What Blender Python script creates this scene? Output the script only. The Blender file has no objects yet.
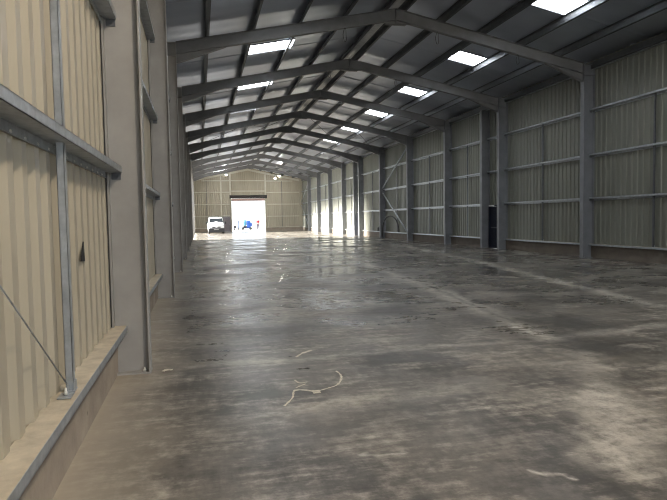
import bpy, bmesh, math, random
from mathutils import Vector, Matrix
R = math.radians
rnd = random.Random(7)
C = bpy.context.scene.collection

# ------------------------------------------------------------------ camera
F, YAW, PIT, ROL, EYE = 572.4, 0.2291, 0.0553, -0.0165, 1.5864
cd = bpy.data.cameras.new('camera'); cam = bpy.data.objects.new('camera', cd); C.objects.link(cam)
rv = Vector((math.cos(YAW), -math.sin(YAW), 0))
fv = Vector((math.sin(YAW) * math.cos(PIT), math.cos(YAW) * math.cos(PIT), -math.sin(PIT)))
uv = rv.cross(fv)
r2 = rv * math.cos(ROL) + uv * math.sin(ROL)
u2 = uv * math.cos(ROL) - rv * math.sin(ROL)
M = Matrix((r2, u2, -fv)).transposed().to_4x4(); M.translation = (0, 0, EYE)
cam.matrix_world = M
cd.sensor_width = 36; cd.lens = F / 667 * 36; cd.clip_start = .05; cd.clip_end = 1500
bpy.context.scene.camera = cam

# ------------------------------------------------------------------ building constants (metres)
Y0, BAY = 18.29, 6.0
def FY(n): return Y0 + n * BAY
XLF, XRF = -.54, 13.57            # inner flange faces of the columns
XLS, XRS = -.945, 14.05          # cladding planes
XR_, SL = 6.5, .205               # ridge x, roof slope
YB, YE = -9.0, 78.45              # rear and far gable planes
def ztop(x): return 8.45 - SL * abs(x - XR_)      # top of rafters
def zroof(x): return ztop(x) + .215                # roof liner
RAILZ = [2.09, 3.64, 5.25]
RAILR = [2.13, 3.70, 5.32]
ORD = ['first', 'second', 'third', 'fourth', 'fifth', 'sixth', 'seventh', 'eighth', 'ninth', 'tenth', 'eleventh', 'twelfth', 'thirteenth']

# ------------------------------------------------------------------ mesh helpers
class MB:
    def __init__(s): s.v = []; s.f = []; s.sm = set()
    def add(s, vs, fs, smooth=False):
        o = len(s.v); s.v += [tuple(v) for v in vs]
        for f in fs:
            if smooth: s.sm.add(len(s.f))
            s.f.append(tuple(i + o for i in f))
        return s
    def box(s, a, b):
        x0, y0, z0 = [min(p, q) for p, q in zip(a, b)]; x1, y1, z1 = [max(p, q) for p, q in zip(a, b)]
        return s.add([(x0,y0,z0),(x1,y0,z0),(x1,y1,z0),(x0,y1,z0),(x0,y0,z1),(x1,y0,z1),(x1,y1,z1),(x0,y1,z1)],
                     [(0,3,2,1),(4,5,6,7),(0,1,5,4),(1,2,6,5),(2,3,7,6),(3,0,4,7)])
    def prism(s, pts0, pts1):
        """closed loops pts0 -> pts1 (3D), capped"""
        n = len(pts0)
        return s.add(list(pts0) + list(pts1), [tuple(range(n))[::-1], tuple(range(n, 2*n))] + [(i, (i+1) % n, n+(i+1) % n, n+i) for i in range(n)])
    def bar(s, a, b, w, h, up=(0,0,1)):
        a, b = Vector(a), Vector(b); d = (b-a).normalized(); sd = d.cross(Vector(up)).normalized(); u = sd.cross(d)
        q = [(-w/2,-h/2),(w/2,-h/2),(w/2,h/2),(-w/2,h/2)]
        return s.prism([a+sd*x+u*y for x,y in q], [b+sd*x+u*y for x,y in q])
    def tube(s, path, r, seg=8, closed=False):
        path = [Vector(p) for p in path]; n = len(path); vs = []; ref = None
        rr = r if isinstance(r, (list, tuple)) else [r]*n
        for i, p in enumerate(path):
            if closed: d = path[(i+1) % n] - path[i-1]
            else: d = path[min(i+1, n-1)] - path[max(i-1, 0)]
            d.normalize()
            if ref is None: ref = Vector((0,0,1)) if abs(d.z) < .9 else Vector((1,0,0))
            sd = d.cross(ref).normalized(); u = sd.cross(d); ref = u
            for k in range(seg):
                t = 2*math.pi*k/seg
                vs.append(p + sd*math.cos(t)*rr[i] + u*math.sin(t)*rr[i])
        fs = [(i*seg+k, i*seg+(k+1) % seg, (i+1) % n*seg+(k+1) % seg, (i+1) % n*seg+k) for i in range(n if closed else n-1) for k in range(seg)]
        s.add(vs, fs, True)
        if not closed:
            o = len(s.v)-n*seg
            s.f.append(tuple(o+k for k in range(seg))[::-1]); s.f.append(tuple(o+(n-1)*seg+k for k in range(seg)))
        return s
    def lathe(s, prof, cen, axis='z', seg=20):
        """prof: list of (r, h)"""
        vs = []; c = Vector(cen)
        for r, h in prof:
            for k in range(seg):
                t = 2*math.pi*k/seg; a, b = r*math.cos(t), r*math.sin(t)
                vs.append(c + Vector({'z': (a,b,h), 'x': (h,a,b), 'y': (b,h,a)}[axis]))
        n = len(prof)
        s.add(vs, [(i*seg+k, i*seg+(k+1) % seg, (i+1)*seg+(k+1) % seg, (i+1)*seg+k) for i in range(n-1) for k in range(seg)], True)
        o = len(s.v)-n*seg
        s.f.append(tuple(o+k for k in range(seg))[::-1]); s.f.append(tuple(o+(n-1)*seg+k for k in range(seg)))
        return s
    def mesh(s, name, mat, bevel=0):
        me = bpy.data.meshes.new(name); me.from_pydata([tuple(v) for v in s.v], [], s.f); me.materials.append(mat)
        if s.sm: me.polygons.foreach_set('use_smooth', [i in s.sm for i in range(len(s.f))])
        bm = bmesh.new(); bm.from_mesh(me)
        bmesh.ops.recalc_face_normals(bm, faces=bm.faces)
        if bevel:
            es = [e for e in bm.edges if len(e.link_faces) == 2 and e.calc_face_angle(0) > .5 and not e.smooth is False]
            bmesh.ops.bevel(bm, geom=es, offset=bevel, segments=2, profile=.5, affect='EDGES', clamp_overlap=True)
        bm.to_mesh(me); bm.free(); me.update()
        return me
    def build(s, name, mat, parent=None, loc=None, bevel=0):
        me = s.mesh(name, mat, bevel)
        if loc is not None:
            me.transform(Matrix.Translation(-Vector(loc)))
        o = bpy.data.objects.new(name, me); C.objects.link(o)
        if loc is not None: o.location = loc
        if parent is not None:
            o.parent = parent
            if loc is None and parent.type == 'EMPTY' and not parent.parent: me.transform(Matrix.Translation(-parent.location))
        return o
def empty(name, loc=(0,0,0)):
    o = bpy.data.objects.new(name, None); C.objects.link(o); o.location = loc; o.empty_display_size = .2; return o
def tag(o, label, cat, group=None):
    o['label'] = label; o['category'] = cat
    if group: o['group'] = group
    return o
def thing(name, label, cat, loc=(0,0,0), group=None): return tag(empty(name, loc), label, cat, group)
def struct(name, mb, mat, parent=None):
    o = mb.build(name, mat, parent)
    if parent is None: o['kind'] = 'structure'
    return o

# ------------------------------------------------------------------ materials
def newmat(name):
    m = bpy.data.materials.new(name); m.use_nodes = True; nt = m.node_tree
    return m, nt, nt.nodes['Principled BSDF']
def N(nt, t, **kw):
    n = nt.nodes.new(t)
    for k, v in kw.items():
        if k.startswith('i_'): n.inputs[k[2:].replace('_', ' ')].default_value = v
        else: setattr(n, k, v)
    return n
def coords(nt, scale=(1,1,1), rot=(0,0,0), kind='geo'):
    if kind == 'geo': src = N(nt, 'ShaderNodeNewGeometry').outputs['Position']
    else: src = N(nt, 'ShaderNodeTexCoord').outputs['Object']
    mp = N(nt, 'ShaderNodeMapping'); mp.inputs['Scale'].default_value = scale; mp.inputs['Rotation'].default_value = rot
    nt.links.new(src, mp.inputs['Vector']); return mp.outputs['Vector']
def noise(nt, vec, scale, detail=4, rough=.55, dist=0):
    n = N(nt, 'ShaderNodeTexNoise'); n.inputs['Scale'].default_value = scale; n.inputs['Detail'].default_value = detail
    n.inputs['Roughness'].default_value = rough; n.inputs['Distortion'].default_value = dist
    nt.links.new(vec, n.inputs['Vector']); return n.outputs['Fac']
def ramp(nt, fac, stops):
    r = N(nt, 'ShaderNodeValToRGB'); e = r.color_ramp.elements
    while len(e) < len(stops): e.new(.5)
    for el, (p, c) in zip(e, stops):
        el.position = p; el.color = (*c, 1) if isinstance(c, tuple) else (c, c, c, 1)
    nt.links.new(fac, r.inputs['Fac']); return r.outputs['Color']
def mixc(nt, fac, a, b, mode='MIX'):
    m = N(nt, 'ShaderNodeMix', data_type='RGBA', blend_type=mode)
    for sock, v in ((m.inputs[0], fac), (m.inputs[6], a), (m.inputs[7], b)):
        if isinstance(v, bpy.types.NodeSocket): nt.links.new(v, sock)
        elif isinstance(v, tuple): sock.default_value = (*v, 1)
        else: sock.default_value = v
    return m.outputs[2]
def math_(nt, op, a, b=0.0, clamp=False):
    m = N(nt, 'ShaderNodeMath', operation=op, use_clamp=clamp)
    for sock, v in ((m.inputs[0], a), (m.inputs[1], b)):
        if isinstance(v, bpy.types.NodeSocket): nt.links.new(v, sock)
        else: sock.default_value = v
    return m.outputs[0]
def bump(nt, h, bsdf, strength=.2, dist=.02):
    b = N(nt, 'ShaderNodeBump'); b.inputs['Strength'].default_value = strength; b.inputs['Distance'].default_value = dist
    nt.links.new(h, b.inputs['Height']); nt.links.new(b.outputs['Normal'], bsdf.inputs['Normal'])
def simple(name, col, rough=.5, metal=0, var=.12, scale=6, bmp=0, spec=.5, kind='obj', stretch=(1,1,1)):
    m, nt, b = newmat(name)
    v = coords(nt, stretch, kind=kind); n = noise(nt, v, scale, 5, .6)
    lo = tuple(c*(1-var) for c in col); hi = tuple(min(1, c*(1+var)) for c in col)
    nt.links.new(ramp(nt, n, [(.3, lo), (.7, hi)]), b.inputs['Base Color'])
    nt.links.new(ramp(nt, noise(nt, v, scale*2.3), [(.3, max(0, rough-.08)), (.7, min(1, rough+.08))]), b.inputs['Roughness'])
    b.inputs['Metallic'].default_value = metal; b.inputs['Specular IOR Level'].default_value = spec
    if bmp: bump(nt, noise(nt, v, scale*8), b, bmp, .01)
    return m
def glow(name, col, strength):
    m, nt, b = newmat(name)
    b.inputs['Base Color'].default_value = (*col, 1); b.inputs['Emission Color'].default_value = (*col, 1)
    b.inputs['Emission Strength'].default_value = strength; b.inputs['Roughness'].default_value = .4
    return m

def clad_mat(name, base, dirt):
    m, nt, b = newmat(name)
    v = coords(nt, (1,1,.22)); n = noise(nt, v, 1.3, 5, .6)
    c = mixc(nt, ramp(nt, n, [(.35, 0.0), (.75, .6)]), base, dirt)
    v2 = coords(nt, (9,9,.5)); n2 = noise(nt, v2, 2.0, 3, .6)
    c = mixc(nt, ramp(nt, n2, [(.45, 0.0), (.8, .14)]), c, dirt)
    nt.links.new(c, b.inputs['Base Color'])
    nt.links.new(ramp(nt, n, [(.3, .34), (.7, .5)]), b.inputs['Roughness'])
    return m
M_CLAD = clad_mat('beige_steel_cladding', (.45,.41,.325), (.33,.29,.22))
M_CLAD_R = clad_mat('shaded_beige_steel_cladding', (.19,.197,.168), (.135,.137,.115))  # same sheeting as the left wall, its weaker light put into the colour
def liner_mat():
    m, nt, b = newmat('grey_roof_liner')
    v = coords(nt, (.5, .9, .5)); n = noise(nt, v, 1.1, 4, .6)
    nt.links.new(ramp(nt, n, [(.3, (.50,.54,.62)), (.7, (.60,.64,.72))]), b.inputs['Base Color'])
    nt.links.new(ramp(nt, n, [(.3, .31), (.7, .40)]), b.inputs['Roughness'])
    b.inputs['Metallic'].default_value = .85
    return m
M_LINER = liner_mat()
M_STEEL = simple('grey_primed_steel', (.21,.212,.22), .55, 0, .12, 2.5, kind='geo')
M_STEEL_L = simple('warm_lit_primed_steel', (.33,.32,.305), .5, 0, .10, 2.5, kind='geo')  # grey steel with the warm light on the left columns in its colour
M_STEEL_R = simple('cool_shaded_primed_steel', (.20,.21,.228), .5, 0, .14, 2.5, kind='geo')  # same grey steel, cooler and dimmer right-side light in its colour
M_GABST = simple('cream_gable_steel', (.60,.58,.50), .5, 0, .08, 2.5, kind='geo')
M_GALV = simple('galvanised_steel', (.42,.45,.48), .42, .5, .2, 9, .08, kind='geo')
M_GALVD = simple('dull_galvanised_steel', (.13,.137,.15), .5, .6, .15, 9, kind='geo')
M_DUST = simple('dusty_ledge', (.52,.46,.36), .85, 0, .2, 7, .3, kind='geo')
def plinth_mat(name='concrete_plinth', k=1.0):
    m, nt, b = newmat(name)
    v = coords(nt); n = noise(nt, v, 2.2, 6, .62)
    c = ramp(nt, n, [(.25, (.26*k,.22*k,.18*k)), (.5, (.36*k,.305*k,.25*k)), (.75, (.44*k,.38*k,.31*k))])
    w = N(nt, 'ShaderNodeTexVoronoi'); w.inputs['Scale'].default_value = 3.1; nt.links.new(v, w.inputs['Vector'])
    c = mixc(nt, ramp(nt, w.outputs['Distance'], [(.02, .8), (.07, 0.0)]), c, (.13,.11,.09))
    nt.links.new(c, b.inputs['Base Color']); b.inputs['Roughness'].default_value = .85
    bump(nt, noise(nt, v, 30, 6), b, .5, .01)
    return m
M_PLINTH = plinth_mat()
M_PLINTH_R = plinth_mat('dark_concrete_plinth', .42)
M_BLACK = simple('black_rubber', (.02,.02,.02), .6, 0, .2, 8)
M_SLOT = simple('black_paint', (.01,.01,.012), .7)
M_DOORBLUE = simple('navy_door_paint', (.006,.009,.022), .65)
M_DOORGREY = simple('mauve_grey_door_paint', (.20,.175,.19), .5)
M_BROWN = simple('brown_shutter_steel', (.02,.016,.014), .5)
M_SCREW = simple('zinc_screw', (.75,.75,.72), .3, .8)
M_WHITEP = simple('white_van_paint', (.80,.81,.82), .3, 0, .03, 2)
M_GLASS = simple('dark_tinted_glass', (.02,.025,.03), .08, 0, .1, 2)
M_PLAS = simple('black_plastic', (.03,.03,.033), .55)
M_LAMP = glow('headlamp_glass', (.22,.23,.25), .0)
M_RIM = simple('wheel_steel', (.4,.4,.42), .4, .6)
M_RED = simple('red_jacket_fabric', (.28,.012,.02), .85, 0, .15, 12, .2)
M_NAVY = simple('navy_trouser_fabric', (.03,.025,.05), .9, 0, .15, 12, .2)
M_SKIN = simple('skin', (.55,.33,.24), .55, 0, .06, 10)
M_HAIR = simple('brown_hair', (.06,.035,.02), .7, 0, .2, 30)
M_BLUE = simple('blue_machine_paint', (.015,.07,.30), .35, 0, .08, 3)
M_CYAN = simple('pale_cyan_plastic', (.08,.24,.34), .35, 0, .05, 3)
M_BGREY = simple('blue_grey_machine_paint', (.07,.10,.17), .45, 0, .08, 3)
M_MARK = simple('dried_white_mortar', (.66,.61,.52), .9, 0, .25, 22, .6)
M_SKY = glow('daylit_translucent_sheet', (.93,.97,1.0), 13.0)
M_BULB = glow('lit_lamp_lens', (1.0,.97,.88), 260.0)

def segdist(nt, pos, a, b):
    """distance on the floor from the segment a-b, as a node socket"""
    sx, sy = pos
    dx, dy = b[0]-a[0], b[1]-a[1]; L2 = dx*dx+dy*dy
    px = math_(nt, 'SUBTRACT', sx, a[0]); py = math_(nt, 'SUBTRACT', sy, a[1])
    t = math_(nt, 'ADD', math_(nt, 'MULTIPLY', px, dx/L2), math_(nt, 'MULTIPLY', py, dy/L2), True)
    ex = math_(nt, 'SUBTRACT', px, math_(nt, 'MULTIPLY', t, dx)); ey = math_(nt, 'SUBTRACT', py, math_(nt, 'MULTIPLY', t, dy))
    return math_(nt, 'SQRT', math_(nt, 'ADD', math_(nt, 'MULTIPLY', ex, ex), math_(nt, 'MULTIPLY', ey, ey)))
def floor_mat():
    m, nt, b = newmat('power_floated_concrete')
    g = coords(nt)
    sep = N(nt, 'ShaderNodeSeparateXYZ'); nt.links.new(g, sep.inputs[0])
    wob = noise(nt, g, 1.3, 4, .6); wob2 = noise(nt, coords(nt, (1,1,1), (0,0,1.1)), 1.7, 4, .6)
    x = math_(nt, 'ADD', sep.outputs[0], math_(nt, 'MULTIPLY', math_(nt, 'SUBTRACT', wob, .5), .5))
    y = math_(nt, 'ADD', sep.outputs[1], math_(nt, 'MULTIPLY', math_(nt, 'SUBTRACT', wob2, .5), .55))
    P = (x, y)
    big = noise(nt, coords(nt, (.45,.6,1)), 1.0, 7, .66, .15)
    mid = noise(nt, coords(nt, (1.0,1.3,1), (0,0,.2)), 1.5, 9, .66, .25)
    fine = noise(nt, g, 9.0, 8, .7)
    soft = noise(nt, coords(nt, (.8,1.0,1), (0,0,.3)), .9, 2, .5)
    brush = noise(nt, coords(nt, (.55,5.0,1), (0,0,.22)), 1.6, 6, .7)
    brush2 = noise(nt, coords(nt, (6.0,.7,1), (0,0,.25)), 1.2, 6, .7)
    def comb(*ts):
        o = .0
        for k_, n_ in ts:
            q = math_(nt, 'MULTIPLY', math_(nt, 'SUBTRACT', n_, .5), k_); o = math_(nt, 'ADD', q, o)
        return math_(nt, 'ADD', o, .5)
    tone = comb((1.0, big), (.5, brush), (.25, brush2), (.35, fine))
    c = ramp(nt, tone, [(.30, (.085,.077,.068)), (.5, (.150,.136,.119)), (.72, (.27,.243,.206))])
    dust = comb((1.0, mid), (.55, brush), (.4, fine), (.2, soft))
    c = mixc(nt, ramp(nt, dust, [(.50, 0.0), (.62, .35), (.78, .95)]), c, (.43,.395,.345))
    damp = comb((1.3, soft), (.45, brush), (.3, brush2), (.25, fine))
    c = mixc(nt, ramp(nt, damp, [(.30, .85), (.47, 0.0)]), c, (.055,.05,.045))
    c = mixc(nt, .8, c, ramp(nt, fine, [(.25, .6), (.5, 1.0), (.75, 1.4)]), 'MULTIPLY')
    c = mixc(nt, .0, c, c)
    fade = ramp(nt, noise(nt, g, 5.0, 8, .8), [(.38, .12), (.60, 1.0)])
    def streak(c, a, b_, w, col, amt):
        d = segdist(nt, P, a, b_)
        k = math_(nt, 'SUBTRACT', 1.0, math_(nt, 'DIVIDE', d, w*1.05), True)
        k = math_(nt, 'MULTIPLY', math_(nt, 'POWER', k, 1.1), amt*1.0)
        return mixc(nt, math_(nt, 'MULTIPLY', k, fade, True), c, col)
    pale = (.62,.58,.51)
    for a, b_, w, am in [((10.9,29.5),(9.4,18.0),.42,1.0), ((9.4,18.0),(8.15,11.7),.34,1.0), ((8.15,11.7),(7.6,8.2),.3,.9),
                         ((6.6,31),(5.9,22),.4,.7), ((5.9,22),(4.85,11.5),.28,.9), ((4.85,11.5),(4.3,6.4),.26,.9), ((5.3,13.0),(4.6,8.0),.18,.8),
                         ((-.2,6.35),(4.2,6.45),.14,.5), ((4.2,6.45),(9.5,7.2),.2,.45), ((3.5,4.3),(2.6,3.1),.35,.8), ((4.2,5.6),(3.3,4.2),.3,.6),
                         ((1.0,3.62),(1.3,3.58),.035,.9), ((1.9,3.15),(2.1,2.95),.03,.8), ((9.6,24.3),(12.6,24.2),.3,.5), ((2.5,4.9),(1.0,4.6),.3,.35),
                         ((12.9,0),(13.1,22),.3,.6)]:
        c = streak(c, a, b_, w, pale, am)
    for a, b_, w, am in [((5.05,12.0),(4.5,7.6),.1,.9), ((6.2,11),(7.6,10.4),.35,.7), ((2.2,5.3),(3.6,5.0),.4,.8), ((.2,8.0),(2.6,8.4),.5,.6),
                         ((3.4,7.6),(6.0,9.0),.45,.6), ((.1,4.3),(1.6,4.1),.35,.6), ((.55,14.9),(1.1,15.0),.35,1.3)]:
        c = streak(c, a, b_, w, (.045,.04,.035), am)
    # dusty beige margin along the left plinth
    k = math_(nt, 'SUBTRACT', 1.0, math_(nt, 'DIVIDE', math_(nt, 'ADD', x, .92), .75), True)
    c = mixc(nt, math_(nt, 'MULTIPLY', k, .9), c, (.42,.365,.29))
    nt.links.new(c, b.inputs['Base Color'])
    wet = noise(nt, coords(nt, (.35,.5,1), (0,0,.2)), 1.0, 6, .6, .1)
    ro = ramp(nt, wet, [(.36, .10), (.5, .22), (.62, .42)])
    ro = mixc(nt, .25, ro, ramp(nt, dust, [(.3, .12), (.75, .75)]))
    k2 = math_(nt, 'MULTIPLY', k, 1.0)
    ro = mixc(nt, k2, ro, (.8,.8,.8))
    dry = math_(nt, 'MULTIPLY', math_(nt, 'DIVIDE', math_(nt, 'SUBTRACT', 13.0, y), 10.0, True), .45)
    ro = mixc(nt, dry, ro, (.55,.55,.55))
    nt.links.new(ro, b.inputs['Roughness'])
    b.inputs['Specular IOR Level'].default_value = .42
    h = math_(nt, 'ADD', math_(nt, 'MULTIPLY', fine, .25), math_(nt, 'MULTIPLY', mid, 1.0))
    bump(nt, h, b, .10, .02)
    return m
M_FLOOR = floor_mat()
M_YARD = simple('sunlit_yard_concrete', (.30,.295,.28), .9, 0, .1, .5, kind='geo')

# ------------------------------------------------------------------ floor and yard
struct('floor', MB().box((XLS-.3, YB-.2, -.2), (XRS+.3, YE+.1, 0)), M_FLOOR)
struct('ground', MB().box((-400, -300, -.5), (400, 700, -.201)).box((-60, YE+.1, -.2), (80, YE+120, -.002)).box((-60, YB-50, -.2), (XLS-.3, YE+.1, -.002)), M_YARD)

# ------------------------------------------------------------------ cladding
def sheet_y(mb, x, inw, y0, y1, z0, z1, per=.25, dep=.035):
    """trapezoidal sheet in the plane x, ribs standing out towards inw"""
    ys = []; k = math.floor(y0/per)
    while k*per < y1:
        for dy, d in ((0, 0), (.085, 0), (.115, dep), (.205, dep), (.235, 0)):
            y = k*per + dy
            if y0 < y < y1: ys.append((y, d))
        k += 1
    ys = [(y0, ys[0][1])] + ys + [(y1, ys[-1][1])]
    vs = [(x + inw*d, y, z) for y, d in ys for z in (z0, z1)]
    mb.add(vs, [(2*i, 2*i+2, 2*i+3, 2*i+1) for i in range(len(ys)-1)])
def sheet_x(mb, y, inw, x0, x1, z0, z1f, per=.25, dep=.035):
    xs = []; k = math.floor(x0/per)
    while k*per < x1:
        for dx, d in ((0, 0), (.085, 0), (.115, dep), (.205, dep), (.235, 0)):
            x = k*per + dx
            if x0 < x < x1: xs.append((x, d))
        k += 1
    xs = [(x0, xs[0][1])] + xs + [(x1, xs[-1][1])]
    if x0 < XR_ < x1: xs = sorted(xs + [(XR_, 0)])
    vs = []
    for x, d in xs: vs += [(x, y + inw*d, z0), (x, y + inw*d, z1f(x))]
    mb.add(vs, [(2*i, 2*i+2, 2*i+3, 2*i+1) for i in range(len(xs)-1)])
ZP = .47      # top of plinth
ZR = 7.135     # top of the right wall sheets
ZE = 7.155     # top of wall sheets
m = MB(); LOPEN = [(FY(5)+.35, FY(6)-.35), (FY(6)+.35, FY(7)-.35), (FY(7)+.35, FY(8)-.35), (FY(8)+.35, FY(9)-.35)]  # hidden openings added to let sun reach the right wall
LH = 6.0
ya = YB
for a, b in LOPEN:
    sheet_y(m, XLS, 1, ya, a, ZP, ZE); sheet_y(m, XLS, 1, a, b, LH, ZE); ya = b
sheet_y(m, XLS, 1, ya, YE, ZP, ZE)
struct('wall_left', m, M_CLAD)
RD = [(FY(1)+.66, FY(1)+1.52), (FY(5)+.66, FY(5)+1.52)]   # personnel doors in the right wall
m = MB(); ya = YB
for a, b in RD:
    sheet_y(m, XRS, -1, ya, a, ZP, ZR); sheet_y(m, XRS, -1, a, b, 2.1, ZR); ya = b
sheet_y(m, XRS, -1, ya, YE, ZP, ZR)
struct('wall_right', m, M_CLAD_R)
DX0, DX1, DH = 4.28, 8.80, 4.5
PD0, PD1 = 3.08, 4.12
m = MB(); sheet_x(m, YE, -1, XLS, PD0, ZP, zroof); sheet_x(m, YE, -1, PD0, PD1, 2.05, zroof); sheet_x(m, YE, -1, PD1, DX0, ZP, zroof)
sheet_x(m, YE, -1, DX0, DX1, DH, zroof); sheet_x(m, YE, -1, DX1, XRS, ZP, zroof)
struct('wall_back', m, M_CLAD)
m = MB(); sheet_x(m, YB, 1, XLS, 1.5, 0, zroof); sheet_x(m, YB, 1, 1.5, 12.5, 6.2, zroof); sheet_x(m, YB, 1, 12.5, XRS, 0, zroof)
struct('wall_front', m, M_CLAD)
# plinths
m = MB(); ya = YB
for a, b in LOPEN: m.box((XLS-.12, ya, 0), (-.87, a, ZP)); ya = b
m.box((XLS-.12, ya, 0), (-.87, YE, ZP)); struct('baseboard_left', m, M_PLINTH)
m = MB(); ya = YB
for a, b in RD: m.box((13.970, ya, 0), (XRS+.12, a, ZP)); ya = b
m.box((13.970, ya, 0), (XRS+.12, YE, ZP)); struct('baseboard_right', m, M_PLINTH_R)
m = MB().box((-.869, YE-.07, 0), (PD0, YE+.12, ZP)).box((PD1, YE-.07, 0), (DX0, YE+.12, ZP)).box((DX1, YE-.07, 0), (13.969, YE+.12, ZP))
struct('baseboard_back', m, M_PLINTH)

# ------------------------------------------------------------------ roof liner with rooflights
SKY_L, SKY_R = (1.95, 3.55), (9.85, 11.42)
SKN = list(range(-3, 10)); SKW = .6
skyY = [FY(n) + 3.0 for n in SKN]
ys = set()
y = YB
while y < YE: ys.add(round(y, 3)); y += .15
ys.add(YE)
lap = [sy + .35 for sy in skyY if sy + .4 < YE]
for sy in skyY: ys |= {round(sy-SKW, 3), round(sy+SKW, 3)}
lapset = {}
for l in lap:
    for d, o in ((-.03, 0), (-.012, -.02), (.012, -.02), (.03, 0)): lapset[round(l+d, 3)] = o
ys = sorted({q for q in ys if all(abs(q-l) > .05 for l in lap)} | set(lapset))
def wave(y):
    return .010*math.sin(y*2*math.pi/2.0 + .6*math.sin(y*.9)) + .006*math.sin(y*2*math.pi/.77)
def roof_side(mb, xs, sky):
    idx = {}
    def vtx(i, j):
        if (i, j) not in idx:
            x = xs[i]; y = ys[j]
            near = abs(x - sky[0]) < .01 or abs(x - sky[1]) < .01
            sag = 0
            idx[(i, j)] = len(mb.v); mb.v.append((x, y, zroof(x) + wave(y) + lapset.get(y, 0) + sag))
        return idx[(i, j)]
    for i in range(len(xs)-1):
        for j in range(len(ys)-1):
            ym = (ys[j]+ys[j+1])/2; xm = (xs[i]+xs[i+1])/2
            if sky[0] < xm < sky[1] and any(abs(ym-s) < SKW for s in skyY): continue
            mb.sm.add(len(mb.f)); mb.f.append((vtx(i,j), vtx(i+1,j), vtx(i+1,j+1), vtx(i,j+1)))
m = MB()
roof_side(m, [XLS-.05, .4, 1.2, SKY_L[0], 2.7, SKY_L[1], 4.85, 5.7, XR_], SKY_L)
roof_side(m, [XR_, 7.3, 8.15, 9.0, SKY_R[0], 10.6, SKY_R[1], 12.6, XRS+.05], SKY_R)
struct('ceiling', m, M_LINER)
for side, (a, b) in (('left', SKY_L), ('right', SKY_R)):
    k0 = -3
    for n, sy in zip(SKN, skyY):
        
        mb = MB(); seg = 8
        for q in range(seg):
            ya, yb = sy-SKW + 2*SKW*q/seg, sy-SKW + 2*SKW*(q+1)/seg
            o1, o2 = (wave(ya) + (.02 if q % 2 else 0)), (wave(yb) + (.02 if q % 2 else 0))
            mb.prism([(a,ya,zroof(a)+o1),(b,ya,zroof(b)+o1),(b,yb,zroof(b)+o2),(a,yb,zroof(a)+o2)],
                     [(a,ya,zroof(a)+o1+.03),(b,ya,zroof(b)+o1+.03),(b,yb,zroof(b)+o2+.03),(a,yb,zroof(a)+o2+.03)])
        lab = f"bright translucent rooflight panel in {side} roof slope, {ORD[n+1]} one ahead of the camera" if n >= -1 else f"translucent rooflight panel in {side} roof slope, {['furthest back', 'middle', 'last'][0] if n == -3 else 'nearest one'} behind the camera"
        t = thing('rooflight', lab, 'rooflight', ((a+b)/2, sy, zroof((a+b)/2)), f'translucent rooflights of the {side} roof slope')
        mb.build('translucent_panel', M_SKY, t)
        for yy in (sy-SKW, sy+SKW):
            MB().bar((a, yy, zroof(a)+.005), (b, yy, zroof(b)+.005), .05, .04).build('edge_flashing', M_GALVD, t)

# ridge flashing
m = MB()
z = zroof(XR_)
m.prism([(XR_-.3, YB, z-.085), (XR_, YB, z-.03), (XR_+.3, YB, z-.085), (XR_, YB, z-.02)], [(XR_-.3, YE, z-.085), (XR_, YE, z-.03), (XR_+.3, YE, z-.085), (XR_, YE, z-.02)])
tag(m.build('ridge_flashing', simple('pale_ridge_flashing', (.62,.63,.63), .35, .3)), 'pale folded ridge flashing running along the roof apex', 'flashing')

# purlins : Z sections 0.2 deep standing on the rafters
def zsec(x, side):
    """closed section outline in the x,z plane; lies between rafter top and liner"""
    z = ztop(x); t = .012; w = .075; h = .195; s = side
    return [(x, z), (x, z+h-t), (x-s*w, z+h-t+SL*w), (x-s*w, z+h+SL*w), (x+s*t, z+h), (x+s*t, z+t), (x+s*w, z+t-SL*w), (x+s*w, z-SL*w)]
pur = [(.40, -1), (1.85, -1), (3.35, -1), (4.85, -1), (6.22, -1), (6.78, 1), (8.15, 1), (9.65, 1), (11.15, 1), (12.6, 1)]
cnt = {-1: ['first purlin up from the left eaves', 'second purlin up from the left eaves', 'third purlin up from the left eaves', 'fourth purlin up from the left eaves', 'ridge purlin on the left side of the apex'],
       1: ['ridge purlin on the right side of the apex', 'fourth purlin up from the right eaves', 'third purlin up from the right eaves', 'second purlin up from the right eaves', 'first purlin up from the right eaves']}
ii = {-1: 0, 1: 0}
for x, s in pur:
    pts = zsec(x, s)
    m = MB().prism([(px, YB+.02, pz-.001) for px, pz in pts], [(px, YE-.02, pz-.001) for px, pz in pts])
    tag(m.build('roof_purlin', M_GALVD), 'dark steel ' + cnt[s][ii[s]] + ' of the shed', 'purlin', 'roof purlins'); ii[s] += 1
for s, x, lab in ((-1, -.80, 'left'), (1, 13.900, 'right')):
    m = MB(); z = 6.93
    w = .09*s
    P = [(x, z-.1), (x+w, z-.1), (x+w, z-.09), (x+.01*s, z-.09), (x+.01*s, z+.09), (x+w, z+.09), (x+w, z+.1), (x, z+.1)]
    m.prism([(a, YB+.02, b) for a, b in P], [(a, YE-.02, b) for a, b in P])
    t = thing('eaves_beam', f'long galvanised eaves beam along the top of the {lab} wall', 'eaves beam', (x, 0, z), 'eaves beams')
    m.build('channel', M_GALVD, t)
    MB().box((x, YB+.02, z-.155), (x+.12*s, YE-.02, z-.14)).build('gutter_flange', M_GALV, t)

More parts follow.
